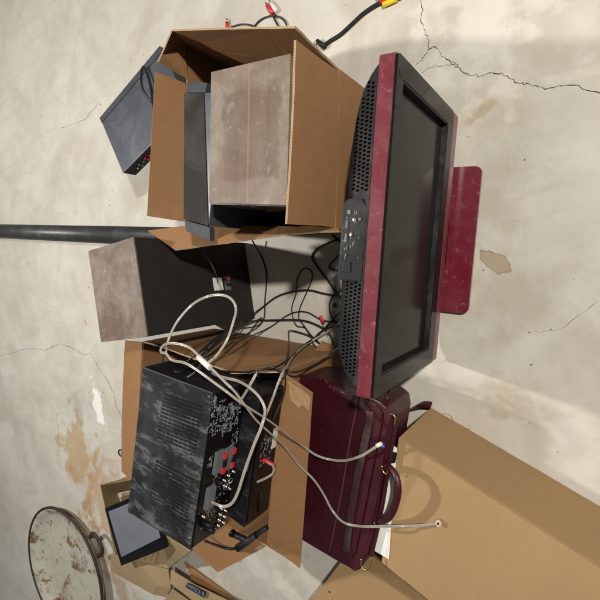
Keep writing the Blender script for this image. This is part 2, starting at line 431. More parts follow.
# rear shell : slices going backwards, ends tapering
bm = bmesh.new(); rings = []
for y, xl_, xr_, zt, zb in ((.034, .362, .362, .540, .062), (.046, .359, .356, .536, .065), (.060, .352, .344, .530, .07), (.078, .335, .318, .524, .08), (.092, .310, .270, .519, .09), (.104, .285, .19, .513, .10), (.112, .255, .12, .500, .13), (.116, .23, .09, .44, .17)):
    rr = [bm.verts.new((p[0], y, p[1])) for p in rrect(-xl_, xr_, zb, zt, .02, 5)]; rings.append(rr)
for a, b in zip(rings, rings[1:]):
    for k in range(len(a)):
        j = (k + 1) % len(a); bm.faces.new((a[k], a[j], b[j], b[k])).smooth = True
bm.faces.new(rings[0]); bm.faces.new(rings[-1][::-1])
shell = link('rear_shell', bm, M_tvshell, tv)
def shell_top(x, y):
    # height of the shell's upper surface
    Y = [.034, .046, .060, .078, .092, .104]; Z = [.540, .536, .530, .524, .519, .513]
    for i in range(5):
        if y <= Y[i + 1]: return Z[i] + (Z[i + 1] - Z[i]) * (y - Y[i]) / (Y[i + 1] - Y[i])
    return .513
def vents(xa, xb):
    bm = bmesh.new(); n = int(abs(xb - xa) / .0088)
    for i in range(n):
        x = xa + (xb - xa) * i / n
        lim = (.102 - max(0, x - .22) * .30) if x > 0 else (.106 - max(0, -x - .28) * .7)
        for r in range(4):
            y = .046 + r * .0125
            if y + .008 > lim - .002: continue
            z = shell_top(x, y + .004)
            sl = (shell_top(x, y + .008) - shell_top(x, y)) / .008
            ox = .0044 if r % 2 else 0
            vs = [bm.verts.new(v) for v in ((x + ox - .0023, y, z + .0007 - sl * .004), (x + ox + .0023, y, z + .0007 - sl * .004), (x + ox + .0023, y + .008, z + .0007 + sl * .004), (x + ox - .0023, y + .008, z + .0007 + sl * .004))]
            bm.faces.new(vs)
    o = link('vent_grille', bm, M_hole, tv); return o
vents(.315, .085); vents(-.115, -.33)
# connector pod on the shell
bm = bmesh.new(); prism(bm, [(.055, .042), (.075, .060), (.075, .090), (.062, .103), (-.10, .105), (-.108, .10), (-.108, .045)], .44, .5385, .004)
pod = link('connector_pod', bm, M_tvshell, tv)
for i, (x, y, w, d, mt) in enumerate(((.045, .085, .005, .004, M_grey), (.028, .07, .004, .004, M_steel), (.018, .088, .010, .003, M_silver), (-.012, .088, .010, .003, M_silver), (-.035, .085, .004, .002, M_silver), (-.050, .086, .004, .002, M_silver), (-.076, .083, .012, .010, M_black), (.03, .058, .003, .003, M_grey), (-.004, .076, .004, .003, M_brass))):
    link('socket', nb(x - w, x + w, y - d, y + d, .5387, .5415, .001), mt, pod)
bm = bmesh.new()
for i in range(22):
    x = random.uniform(-.06, .05); y = random.uniform(.055, .1); box(bm, x, x + random.uniform(.002, .007), y, y + .0011, .5387, .5390)
link('socket_lettering', bm, M_print, pod)
# base + neck
bm = bmesh.new(); P = [(p[0], p[1]) for p in rrect(-.2175, .2260, -.079, .077, .020, 8)]
prism(bm, P, .006, .020, .005, 3)
link('base', bm, M_marb, tv, smooth=False)
bm = bmesh.new(); prism(bm, [(-.07, .0), (.07, .0), (.07, .04), (-.07, .04)], .020, .12, .004); link('neck', bm, M_tvgloss, tv)
for x, y in ((-.19, -.055), (.19, -.055), (-.19, .055), (.19, .055)): link('foot_pad', cyl(bmesh.new(), (x, y, 0), (x, y, .007), .012), M_black, tv)
# dried label residue on the bezel
bm = bmesh.new(); box(bm, .322, .334, -.0068, -.0062, .522, .534); link('sticker', bm, M_tvshell, tv)
# ------------------------------------------------------------------ open carton (a box with flaps)
def foot(p, z=0.004): return Vector((p.x, p.y, z))
NR = W(339, 70, .41); NL = W(335, 228, .41); FR = W(187, 45, .41); FL = W(186, 226, .41)
cen = (NR + NL + FR + FL) / 4
c1 = empty('open_carton', (cen.x, cen.y, 0), 0, 'brown open-topped carton with flaps up, holding a loudspeaker, beside the television back', 'carton')
def quadcard(name, pts, parent, warp=0., mats=None, t=.005, label=None):
    un = (len(pts) - 1,) if name.startswith('flap') else (tuple(range(len(pts))) if (name == 'bottom' or (name == 'wall' and not label)) else ())
    o = link(name, card(pts, t, warp=warp, uncut=un), mats or [M_card, M_cedge], parent, world=True)
    if label: o['label'] = label
    return o
for a, b in ((NR, NL), (NL, FL), (FL, FR), (FR, NR)): quadcard('wall', [a, b, foot(b), foot(a)], c1)
quadcard('bottom', [foot(NR, .009), foot(NL, .009), foot(FL, .009), foot(FR, .009)], c1)
e = .0015
quadcard('flap', [W(338, 71.5, .413), W(295, 40, .617), W(286, 224, .617), W(334, 227, .413)], c1, .003)
fr1 = W(295, 27, .625); fr2 = W(172, 30, .54)
quadcard('flap', [NR * 1.0, fr1, fr2, FR * 1.0], c1, .0, label='flap with a corner strip bent over')
quadcard('flap_strip', [FR * 1.0, fr2, W(158, 62, .50), W(187, 79, .41)], c1)
quadcard('flap', [W(186, 84, .41), W(155, 72, .50), W(147, 216, .50), W(186, 222, .41)], c1, .003)
fl2 = W(175, 250, .45)
quadcard('flap', [NL * 1.0, W(345, 231.5, .43), W(320, 232, .45), W(285, 235, .455), fl2, FL * 1.0], c1, 0, label='flap leaning out over the standing speaker')
quadcard('flap_strip', [FL * 1.0, fl2, W(148, 231, .455)], c1)
# ------------------------------------------------------------------ loudspeakers
def frame_from(pr, pl):  # rear/near edge right and left -> rz
    d = pr - pl; return math.atan2(d.y, d.x)
# standing speaker
A, Bq, Cq, Dq = [W(*p, .54) for p in ((88, 250), (134, 238), (148, 338), (101, 341))]
cc = (A + Bq + Cq + Dq) / 4; rz = frame_from(Bq, Cq); w2 = .157; d2 = .124
s1 = empty('loudspeaker', (cc.x, cc.y, 0), rz, 'bookshelf loudspeaker standing upright, dark back with terminal cup facing out, dusty brown top', 'loudspeaker', 'pair of matching loudspeakers')
link('cabinet', nb(-w2, w2, -d2 + .006, d2, .004, .535, .002), M_ven1, s1)
link('top_panel', nb(-w2 - .0005, w2 + .0005, -d2 + .003, d2 + .0005, .5352, .540, .0012), M_ven1, s1)
link('back_panel', nb(-w2 + .001, w2 - .001, -d2, -d2 + .0062, .006, .5352, .001), M_dark, s1)
def backuv(px, py, root, yb):  # ray vs the back plane
    r = root.rotation_euler.z; n = Vector((-math.sin(r), math.cos(r), 0)); x = Vector((math.cos(r), math.sin(r), 0))
    o = root.location; d = ray(px, py); c = Vector((0, 0, H)); t = ((o - c).dot(n) + yb) / d.dot(n); q = c + d * t - o
    return q.dot(x), q.z
u, z = backuv(218.5, 284, s1, -d2); 
link('terminal_label', nb(u - .024, u + .024, -d2 - .002, -d2 - .0003, z - .022, z + .028, .0005), M_white, s1)
u2, z2 = backuv(223, 284.5, s1, -d2)
cup = link('terminal_cup', nb(u - .026, u + .028, -d2 - .003, -d2 - .0004, z2 - .040, z2 - .008, .001), M_grey, s1)
for k, mt in ((-.014, M_red), (.006, M_black)):
    link('binding_post', cyl(bmesh.new(), (u + .002 - k * 1., -d2 - .003, z2 - .022), (u + .002 - k, -d2 - .016, z2 - .022), .006, .005), mt, cup)
bm = bmesh.new()  # staple row round the back panel
for i in range(26):
    x = -w2 + .012 + i * (2 * w2 - .024) / 25; box(bm, x, x + .004, -d2 - .0006, -d2, .500, .5012)
for i in range(40):
    zz = .03 + i * .012
    for x in (-w2 + .012, w2 - .014): box(bm, x, x + .0012, -d2 - .0006, -d2, zz, zz + .004)
link('back_staples', bm, M_staple, s1)
# speaker inside the carton
Q = [W(*p, .61) for p in ((211, 72), (290.5, 53.5), (286.5, 205), (209, 203))]
cc = sum(Q, Vector()) / 4; rz = frame_from(Q[1], Q[2])
s2 = empty('loudspeaker', (cc.x, cc.y, .0), rz, 'loudspeaker packed upright in the open carton, pale dusty wood top and glossy black baffle', 'loudspeaker', 'pair of matching loudspeakers')
s2.location.z = .072
q = [inv(s2) @ v for v in Q]
link('cabinet', prism(bmesh.new(), [(v.x * .995, v.y * .995) for v in q], 0, .5335, .002), M_ven2, s2)
link('top_panel', prism(bmesh.new(), [(v.x, v.y) for v in q], .5335, .538, .0012), M_ven2, s2)
xm = min(v.x for v in q)
link('baffle', prism(bmesh.new(), [(q[3].x * .995, q[3].y * .98), (q[2].x * .995, q[2].y * .98), (q[2].x - .0028, q[2].y * .98), (q[3].x - .0028, q[3].y * .98)], .004, .5332), M_spkgloss, s2)
bm = bmesh.new()
for zc, r in ((.16, .085), (.36, .06), (.475, .03)):
    cyl(bm, ((q[3].x + q[2].x) / 2 - .002, 0, zc), ((q[3].x + q[2].x) / 2 - .005, 0, zc), r, r - .004, 32)
link('driver', bm, M_black, s2)
# slab player standing on end between the speaker and the carton wall
zt = .55
P = [W(184, 93, zt), W(203.5, 93, zt), W(208, 226, zt), W(183.5, 219, zt)]
cc = sum(P, Vector()) / 4
sl = empty('upright_player', (cc.x, cc.y, .012), frame_from(P[1], P[2]), 'slim dark charcoal player with silver ends stood on edge in the open carton', 'player')
iv = inv(sl)
def LP(L): return [((iv @ W(x, y, zt)).x, (iv @ W(x, y, zt)).y) for x, y in L]
h_ = zt - .012
p = LP([(184, 93), (203.5, 93), (208, 226), (183.5, 219)])
link('body', prism(bmesh.new(), p, 0, h_, .002), M_dark, sl)
link('front_panel', prism(bmesh.new(), LP([(204, 92.5), (212, 92), (210, 206), (208.4, 226)]), .03, h_ - .002, .0015), M_silver, sl)
link('end_panel', prism(bmesh.new(), LP([(183.5, 220), (208.4, 227), (209, 241), (184.5, 231)]), .515, h_ - .004, .002), M_silverD, sl)
link('end_panel', prism(bmesh.new(), LP([(188, 81), (206, 82), (204, 92), (184.5, 92)]), .40, h_ - .004, .002), M_silverD, sl)
# ------------------------------------------------------------------ disc player left beyond the carton
zt = .26
P = [W(100, 118, zt), W(160, 46, zt), W(196, 90, zt), W(123, 173, zt)]
P[2] = P[1] + (P[3] - P[0]) * 1.0
cc = sum(P, Vector()) / 4
dv = empty('disc_player', (cc.x, cc.y, .0), frame_from(P[1], P[0]), 'silver grey disc player lying flat beyond the carton with a black lead looped over it', 'disc player')
iv = inv(dv); p = [(iv @ v) for v in P]; p = [(v.x, v.y) for v in p]
link('body', prism(bmesh.new(), p, zt - .062, zt - .006, .002), M_black, dv)
def shr(p, k): 
    cx = sum(a for a, b in p) / 4; cy = sum(b for a, b in p) / 4
    return [(cx + (a - cx) * k, cy + (b - cy) * k) for a, b in p]
link('top_cover', prism(bmesh.new(), p, zt - .006, zt, .0015), M_silver, dv)
# front lip (edge A-B)
a, b = Vector((*p[0], 0)), Vector((*p[1], 0)); n = (Vector((*p[3], 0)) - a).normalized()
lip = [a + n * .001, b + n * .001, b + n * .026, a + n * .026]
link('front_lip', prism(bmesh.new(), [(v.x, v.y) for v in lip], zt + .0003, zt + .003, .0008), M_silverD, dv)
# rear sockets on side C-D
c_, d_ = Vector((*p[2], 0)), Vector((*p[3], 0)); dirn = (c_ - d_).normalized(); out = Vector((dirn.y, -dirn.x, 0))
if out.dot(n) < 0: out = -out
for i in range(5):
    q = d_ + dirn * (.05 + i * .022)
    for zz in ((.028, .046) if i % 2 else (.036,)):
        link('rca_jack', cyl(bmesh.new(), q + Vector((0, 0, zt - zz)), q + out * .007 + Vector((0, 0, zt - zz)), .0036, .003, 10), [M_steel, M_red, M_grey][(i + int(zz * 1000)) % 3], dv)
# the pieces it rests on
bm = bmesh.new(); pp = shr(p, .86); prism(bm, pp, .0, .095, .004)
u1 = link('stereo_component', bm, M_black, None, False); u1.location = dv.location + Vector((.02, -.02, 0)); u1.rotation_euler = dv.rotation_euler
tag(u1, 'black stereo component on the floor, lowest under the silver grey disc player', 'stereo unit')
bm = bmesh.new(); prism(bm, shr(p, .80), .096, zt - .063, .004)
u2_ = link('stereo_component', bm, M_grey, None, False); u2_.location = dv.location + Vector((.03, -.04, 0)); u2_.rotation_euler = dv.rotation_euler
tag(u2_, 'grey component directly under the silver grey disc player', 'stereo unit')
# ------------------------------------------------------------------ floor pole
a = W(-60, 229, .045); b = W(150, 236, .045); d = (b - a).normalized(); b = a + d * ((b - a).length + .30)
pl = link('floor_pole', cyl(bmesh.new(), a - d * 1.2, b, .043, .043, 40), M_pole, None, True)
tag(pl, 'long dark grey round tube lying on the floor behind the standing speaker', 'tube')
# ------------------------------------------------------------------ second carton, with components stacked on it
z2c = .38
nR = W(281, 372, z2c); nL = W(267, 545, z2c); fR = W(143, 342, z2c); fL = nL + (fR - nR)
cen = (nR + nL + fR + fL) / 4
c2 = empty('open_carton', (cen.x, cen.y, 0), 0, 'worn brown carton with splayed flaps under the stacked black receivers', 'carton')
quadcard('wall', [nR, nL, foot(nL), foot(nR)], c2)
quadcard('wall', [nL, fL, foot(fL), foot(nL)], c2); quadcard('wall', [fL, fR, foot(fR), foot(fL)], c2)
quadcard('wall', [fR, W(162, 347, .375), W(232, 373, .36), nR, foot(nR), foot(fR)], c2, label='creased side wall with a torn rim')
quadcard('bottom', [foot(nR, .009), foot(nL, .009), foot(fL, .009), foot(fR, .009)], c2)
quadcard('flap', [W(281.5, 372, .384), W(313, 393, .355), W(300, 568, .34), W(267, 545.5, .384)], c2, .004, label='flap folded out over the maroon briefcase')
quadcard('flap', [fR * 1.0, W(125.5, 340, .34), W(122, 471, .34), fL * 1.0], c2, .004)
quadcard('flap', [nL + Vector((-.004, .004, .003)), W(218, 572, .355), W(194, 550, .35), W(172, 520, .36), fL + Vector((-.004, -.05, .003))], c2, .0)
quadcard('flap', [W(322, 341, .02), W(345, 350, .02), W(340, 384, .10), W(296, 378, .17)], c2, .0, label='loose end of a flap hanging behind the television')
# tape on near flap corner
bm = bmesh.new(); T = [W(289, 381, .3765), W(304, 390, .365), W(311, 397, .359), W(309.5, 411, .3585), W(303, 405, .364), W(299, 408, .368), W(291, 399, .3745)]
vs = [bm.verts.new(v + Vector((0, -.001, .0045))) for v in T]; bm.faces.new(vs)
bmesh.ops.triangulate(bm, faces=bm.faces[:]); bmesh.ops.subdivide_edges(bm, edges=bm.edges[:], cuts=4, use_grid_fill=True)
for v in bm.verts: v.co.z += random.uniform(0, .002)
link('packing_tape', bm, M_tape, c2, True)
# inner unit (supports the stack)
def qlocal(root, pts): iv = inv(root); return [((iv @ v).x, (iv @ v).y) for v in pts]
dA = W(263, 376, .5); dC = W(244, 528, .5)
ex = (dA - dC).normalized(); ey = Vector((-ex.y, ex.x, 0)); LW = (dA - dC).length
mid = (dA + dC) / 2
g = empty('stereo_component', (mid.x, mid.y, .009), math.atan2(ex.y, ex.x), 'boxy black audio unit down inside the worn carton beneath the stack', 'stereo unit')
link('body', nb(-LW / 2 + .03, LW / 2 - .13, .050, .26, 0, .3755, .004), M_black, g)
link('front_strip', nb(-LW / 2 + .05, LW / 2 - .15, .046, .0495, .30, .35, .001), M_grey, g)
# lower receiver
r2 = empty('stereo_receiver', (mid.x, mid.y, .385), math.atan2(ex.y, ex.x), 'lower black audio unit under the big receiver, red plug in its rear panel', 'receiver')
link('cover', prism(bmesh.new(), [(-LW / 2, 0), (LW / 2 - .055, 0), (LW / 2 - .10, .26), (-LW / 2 + .03, .26)], .001, .115, .004), M_rec2, r2)
def onrear(root, px, py, yb=0.0):
    r = root.rotation_euler.z; n = Vector((-math.sin(r), math.cos(r), 0)); x = Vector((math.cos(r), math.sin(r), 0))
    o = root.location; d = ray(px, py); c = Vector((0, 0, H)); t = ((o - c).dot(n) + yb) / d.dot(n); q = c + d * t - o
    return q.dot(x), q.z
link('rear_panel', nb(-LW / 2 + .01, LW / 2 - .065, -.004, -.0003, .010, .108, .001), M_blackg, r2)
ux, uz = onrear(r2, 265, 444)
def prints(bm, x0, x1, z0, z1, n, y, s=1):
    for i in range(n):
        x = random.uniform(x0, x1); z = random.uniform(z0, z1); w = random.uniform(.0025, .009) * s; h = random.uniform(.0008, .0022) * s
        if random.random() < .3: w, h = h, w
        box(bm, x, min(x + w, x1 + .002), y - .0008, y, z, z + h)
u0, z0 = onrear(r2, 262, 462); u1_, z1 = onrear(r2, 263, 436)
bm = bmesh.new(); prints(bm, min(u0, u1_) - .01, max(u0, u1_), .03, .085, 55, -.0042)
link('panel_lettering', bm, M_print, r2)
u, z = onrear(r2, 273, 438)
link('paper_label', nb(u - .03, u + .035, -.0062, -.0043, .012, .034, .0004), M_white, r2)
u, z = onrear(r2, 262, 459)
link('red_plug', cyl(bmesh.new(), (u, -.003, z), (u - .012, -.036, z - .016), .0065, .0055), M_red, r2)
bm = bmesh.new()
u, z = onrear(r2, 258, 502); tube(bm, [Vector((u - .03, -.004, z)), Vector((u - .02, -.012, z - .008)), Vector((u, -.016, z - .012)), Vector((u + .02, -.012, z - .006)), Vector((u + .026, -.004, z + .004))], .003)
link('carry_loop', bm, M_black, r2)
# ---------------- main receiver
zr0, zr1 = .5005, .64
Q = [W(*p, zr1) for p in ((143, 367), (213.5, 393), (190, 550), (127.5, 512))]   # far right, near right, near left, far left
mid = (Q[1] + Q[2]) / 2; d = Q[1] - Q[2]
rc = empty('stereo_receiver', (mid.x, mid.y, zr0), math.atan2(d.y, d.x), 'large dusty black receiver on top of the stack, slotted cover and crowded rear panel', 'receiver')
p = qlocal(rc, Q); LW = d.length; hh = zr1 - zr0
bm = bmesh.new(); prism(bm, p, .004, hh, .0025); link('cover', bm, M_rec, rc)
for x in (-LW / 2 + .04, LW / 2 - .04):
    for y in (.04, .2): link('foot', cyl(bmesh.new(), (x, y, 0), (x, y, .006), .016), M_black, rc)
link('rear_panel', nb(-LW / 2 + .006, LW / 2 - .006, -.003, .001, .008, hh - .006, .0008), M_blackg, rc)
# slots on the cover
def ontop(root, px, py, z): v = inv(root) @ W(px, py, z); return v.x, v.y
def slots(c4, rows, cols):
    P = [Vector((*ontop(rc, *c, zr1), 0)) for c in c4]; bm = bmesh.new(); z = hh + .0006
    for i in range(rows):
        for j in range(cols):
            def at(a, b): return P[0].lerp(P[1], a).lerp(P[3].lerp(P[2], a), b)
            a0, a1 = (i + .07) / rows, (i + .93) / rows; b0, b1 = (j + .2) / cols, (j + .82) / cols
            vs = []
            for a, b in ((a0, b0), (a1, b0), (a1, b1), (a0, b1)): q = at(a, b); vs.append(bm.verts.new((q.x, q.y, z)))
            bm.faces.new(vs)
    link('vent_slots', bm, M_slot, rc)
slots([(164, 392), (203, 405), (196, 455), (156, 438)], 9, 13)
slots([(156, 459), (194, 478), (187, 527), (148, 503)], 9, 13)
bm = bmesh.new()  # cover screws
for px, py in ((212, 398), (192, 540)): 
    x, y = ontop(rc, px, py, zr1); link('screw', cyl(bmesh.new(), (x, y + .01, hh), (x, y + .01, hh + .0015), .004), M_steel, rc)
bm.free()
def R_(px, py): return onrear(rc, px, py, -.003)
def blockR(pxs, depth, mat, name, bev=.001, parent=None):
    us = [R_(*q) for q in pxs]; u0 = min(u for u, z in us); u1 = max(u for u, z in us); z0 = min(z for u, z in us); z1 = max(z for u, z in us)
    return link(name, nb(u0, u1, -.003 - depth, -.0032, max(z0, .01), min(z1, hh - .008), bev), mat, parent or rc)
t1 = blockR([(215, 452), (219, 470)], .010, M_grey, 'speaker_terminal'); t2 = blockR([(224, 449), (228, 467)], .010, M_grey, 'speaker_terminal')
t3 = blockR([(206, 488), (210, 504)], .014, M_grey, 'antenna_terminal')
for px, py, tt in ((222.5, 454, t1), (220.5, 468.5, t1), (231.5, 449, t2), (229.5, 463, t2)):
    u, z = R_(px, py); link('red_tab', nb(u - .009, u + .007, -.018, -.0035, z - .006, z + .007, .0015), M_red, tt)
for px, py in ((223, 458), (222, 463), (232, 454), (230, 458)):
    u, z = R_(px, py); link('black_tab', nb(u - .006, u + .006, -.016, -.0035, z - .006, z + .006, .0015), M_black, t2)
bm = bmesh.new()
def area(px, n, s=1):
    us = [R_(*q) for q in px]; prints(bm, min(u for u, z in us), max(u for u, z in us), max(.012, min(z for u, z in us)), min(hh - .012, max(z for u, z in us)), n, -.0032, s)
_a = area
def area(*a, **k_):
    global bm
    _a(*a, **k_); link('panel_lettering', bm, M_print, rc); bm = bmesh.new()
area([(209, 398), (211, 418)], 40); area([(216, 403), (222, 432)], 70, 1.1); area([(226, 405), (231, 433)], 90, 1.2); area([(234, 405), (238, 425)], 45)
area([(206, 426), (208, 433)], 10); area([(233, 434), (237, 447)], 30); area([(209, 458), (211, 470)], 16); area([(212, 478), (216, 486)], 12)
area([(216, 486), (222, 500)], 14); area([(205, 506), (212, 522)], 34); area([(238, 395), (222, 528)], 40, .7)
bm.free()
def jack(px, py, r=.0046, L=.011, mat=None, core=True):
    u, z = R_(px, py)
    if not (0.012 < z < hh - .008): z = min(max(z, .014), hh - .012)
    bm = bmesh.new(); cyl(bm, (u, -.003, z), (u, -.003 - L, z), r, r * .9, 14); cyl(bm, (u, -.003 - L, z), (u, -.0035 - L - .003, z), r * .5, r * .45, 10, mi=1)
    link('rca_jack', bm, [mat or M_steel, M_white], rc)
for q in ((226, 474), (222, 479), (227, 481), (222, 485), (219, 507), (223, 509), (218, 513), (222, 515), (217, 518.5), (221, 521), (216, 524), (201, 515), (208, 530), (213, 528), (231, 470), (227, 487)): jack(*q)
u, z = R_(224, 481)
bm = bmesh.new()
for k in range(3):
    cx, cz = u + (k - 1) * .011, max(.02, min(hh - .02, z + (k % 2) * .014))
    tube(bm, [Vector((cx + .009 * math.cos(a), -.017 - .004 * k, cz + .009 * math.sin(a))) for a in [i * math.pi / 8 for i in range(16)]], .0013, 6, closed=True)
link('jumper_clip', bm, M_steel, rc)
for px, py in ((205, 527), (199, 524)):
    u, z = R_(px, py); z = min(max(z, .02), hh - .03)
    link('black_plug', cyl(bmesh.new(), (u, -.003, z), (u, -.034, z - .004), .009, .007, 14), M_black, rc)
u, z = R_(219, 409); link('panel_screw', cyl(bmesh.new(), (u, -.003, z), (u, -.009, z), .008, .007), M_grey, rc)
# ------------------------------------------------------------------ briefcase
bf = empty('briefcase', W(350, 470, 0) * 1.0, 0, 'maroon leather briefcase lying flat with its handle and gold rings toward the big carton', 'briefcase')
def slab(pts, drop, bev=.006, segs=3, cr=0):
    """top polygon given as world points (z varies); dropped straight down"""
    bm = bmesh.new(); t = [bm.verts.new(p) for p in pts]; b = [bm.verts.new(Vector((p.x, p.y, p.z - drop))) for p in pts]; n = len(t)
    fs = [bm.faces.new(t), bm.faces.new(b[::-1])]
    for i in range(n): fs.append(bm.faces.new((t[i], b[i], b[(i + 1) % n], t[(i + 1) % n])))
    bmesh.ops.bevel(bm, geom=[e for e in bm.edges], offset=bev, segments=segs, affect='EDGES', profile=.6)
    return bm
zf = lambda x, y: .275 + (x - 300) * .0008
def PXB(L, z=.2): return [W(p[0], p[1], (p[2] if len(p) > 2 else z) + .075 + (p[0] - 300) * .0002) for p in L]
body = [(296, 376), (318, 378), (340, 384), (362, 393), (380, 401), (388, 408), (390, 420), (382, 470), (373, 520), (366, 556), (360, 570), (354, 572), (340, 560), (304, 541), (292, 535)]
link('body', slab([W(x, y, zf(x, y)) for x, y in body], .17, .007, 3), M_leather, bf, True)
# flap panel on top with a rounded end, a raised welt and a strap
pan = [(340, 391), (362, 398), (376, 405), (382, 413), (381, 425), (372, 470), (362, 520), (355, 552), (350, 560), (342, 556), (318, 545), (320, 520)]
link('front_flap', slab([W(x, y, zf(x, y) + .007) for x, y in pan], .010, .002, 2), M_leather, bf, True)
bm = bmesh.new(); tube(bm, cat(PXB([(359, 397, .243), (350, 440, .238), (342, 490, .233), (334, 530, .229), (329, 552, .227)]), 6), .0022, 6)
link('welt', bm, M_stitch, bf, True)
bm = bmesh.new(); st = cat(PXB([(370, 411, .250), (368, 425, .253), (364, 445, .252), (357, 478, .249), (351, 512, .244), (347, 540, .241), (346, 552, .236)]), 6); tube(bm, st, .0022, 10, flat=5.6)
link('grip_strip', bm, plain('worn_leather_strip', (.045, .017, .02), .5, dust=.15), bf, True)
bm = bmesh.new()
for i, q in enumerate(cat(PXB([(345, 393, .238), (366, 401, .249), (377, 410, .256), (377, 425, .256), (368, 470, .25), (358, 520, .245), (351, 551, .242)]), 22)):
    if i % 2 == 0: bmesh.ops.create_icosphere(bm, subdivisions=1, radius=.0013, matrix=Matrix.Translation(q))
link('stitching', bm, M_stitch, bf, True)
# frame bars along the mouth
bm = bmesh.new(); tube(bm, cat(PXB([(388, 410, .235), (391, 418, .235), (388, 445, .235), (381, 480, .235), (374, 525, .235), (366, 556, .235)]), 6), .006, 10); link('mouth_bar', bm, M_leather, bf, True)
bm = bmesh.new(); tube(bm, cat(PXB([(395, 415, .228), (394, 430, .228), (390, 455, .228), (383, 500, .228), (377, 530, .228), (371, 555, .228)]), 6), .007, 10); link('mouth_bar', bm, M_leather, bf, True)
h = bmesh.new(); hp = cat(PXB([(385, 466, .24), (391, 469, .262), (396, 477, .275), (398, 490, .28), (395, 505, .275), (389, 517, .262), (379, 523, .24)]), 8); tube(h, hp, .0075, 10, flat=1.35)
handle = link('handle', h, M_leather, bf, True)
def ringat(pts, z, nm='ring', r=.0018):
    bm = bmesh.new(); tube(bm, cat(PXB(pts, z), 6), r, 8); return link(nm, bm, M_brass, bf, True)
ringat([(389, 427), (388, 420), (388.5, 416), (391, 414), (394, 415.5), (395, 419), (394, 425)], .246, r=.0022)
ringat([(382, 466), (383, 471), (386, 474), (388, 470), (390, 465)], .25); ringat([(374, 522), (376, 526), (380, 525), (382, 520)], .25)
ringat([(361.5, 559), (361, 565), (364, 569.5), (369, 568.5), (371.5, 563), (371, 557.5)], .244, r=.0022)
bm = bmesh.new(); bmesh.ops.create_uvsphere(bm, u_segments=12, v_segments=8, radius=.005, matrix=Matrix.Translation(W(383.5, 446.5, .342))); link('blue_stud', bm, M_blue, bf, True)
# trailing strap
bm = bmesh.new(); tube(bm, cat(PX([(386, 419, .29), (395, 418, .24), (405, 412, .16), (415, 407, .08), (423, 405, .03), (431, 406, .008)]), 8), .0025, 6, flat=6)
link('shoulder_strap', bm, M_leather, bf, True)
bm = bmesh.new(); tube(bm, cat(PXB([(385, 404, .21), (387, 398, .21), (389, 390, .19), (391, 380, .15)]), 6), .0025, 6, flat=1.6); link('strap_end', bm, M_leather, bf, True)
# papers between briefcase and big carton
for k in range(3):
    z = .303 + k * .0012
    P = [(390 + k, 443 + k), (397 - k, 448), (393 - k, 500), (389 - k * 1.5, 559 - k * 2), (375, 551 - k), (382, 500)]
    bm = bmesh.new(); prism(bm, [(v.x, v.y) for v in PX(P, z)], z, z + .0008)
    o = link('paper_sheet', bm, M_paper, None, True)
    tag(o, ['white paper sheet tucked behind the briefcase handle', 'white paper sheet tucked behind the briefcase handle', 'white paper sheet tucked behind the briefcase handle'][k], 'paper', 'loose papers by the briefcase')
bm = bmesh.new(); prism(bm, [(v.x, v.y) for v in PX([(392, 452), (397, 453), (395, 463), (390, 464)], .31)], .3065, .3095, .0008)
tag(link('bag_clip', bm, M_black, None, True), 'small black clip on the white papers beside the briefcase bar', 'clip')
# ------------------------------------------------------------------ big carton and the lower one
def solidbox(name, top, bot, label, mats):
    n = len(top); c = sum(top, Vector()) / n; e = empty(name, (c.x, c.y, bot), 0, label, 'carton'); tz = top[0].z
    b = [foot(v, bot) for v in top]
    return e, b
zt = .30
K = [W(399, 438.5, zt)]; dd = (W(525, 464, 0) - W(431, 409, 0)).normalized(); K.append(K[0] + dd * .72)
K3 = W(382, 562, zt); K2 = K3 + dd * .40; 
top = [K[0], K[1], K3 + (K[1] - K[0]), K3]
bc, bb = solidbox('closed_carton', top, .002, 'big smooth tan carton with a crisp ridge, beside the briefcase handle', None)
def pan_(name, pts, parent, mats): return link(name, card(pts, .004, warp=0, uncut=range(9)), mats, parent, True)
mB = [M_cardB, M_cedge]
eps = Vector((0, 0, -.003))
pan_('top_panel', top, bc, mB)
n = 4
for i in range(4):
    a, b = top[i] + eps, top[(i + 1) % 4] + eps
    o = pan_('side_panel', [a, b, foot(b, .002), foot(a, .002)], bc, mB)
# flap seam on the top
zt2 = .10
L4 = [W(346, 556, zt2), W(303, 612, zt2), W(415, 700, zt2), W(460, 645, zt2)]
L4 = [L4[0], L4[1], L4[2], L4[0] + (L4[2] - L4[1])]
lc, bb = solidbox('closed_carton', L4, .002, 'low tan carton with a small punched hole, under the briefcase corner in shade', None)
pan_('top_panel', L4, lc, mB)
for i in range(4):
    a, b = L4[i] + eps, L4[(i + 1) % 4] + eps; pan_('side_panel', [a, b, foot(b, .002), foot(a, .002)], lc, mB)
v = W(329.5, 592, zt2 + .0024); link('punched_hole', cyl(bmesh.new(), v, v + Vector((0, 0, .0004)), .0035, .0035, 16), M_hole, lc, True)
# ------------------------------------------------------------------ small carton with screen
zs = .20
S = {k: W(*v) for k, v in dict(a=(100, 485, .2), b=(133, 479, .2), a2=(104, 508, .02), w1=(116, 553, .2), w0=(112, 548, .02), r1=(163, 533, .2), r2=(191, 551, .22), r3=(168, 569, .12)).items()}
sc = empty('small_carton', W(140, 530, 0), 0, 'small pale open carton with loose flaps holding a switched-off screen', 'carton')
mP = [M_cardP, M_cedge]
def sp(name, px, label=None): return quadcard(name, [W(*q) for q in px], sc, 0, mP, .004, label)
sp('bottom', [(108, 500, .006), (150, 490, .006), (205, 545, .006), (140, 560, .006)])
sp('wall', [(100, 485, .17), (150, 476, .17), (165, 482, .02), (117, 493, .02)])
sp('wall', [(100, 485, .17), (115, 555, .17), (137, 551, .02), (117, 493, .02)])
sp('wall', [(163, 533, .19), (190.5, 551, .19), (176, 562, .10), (168, 569.5, .08)])
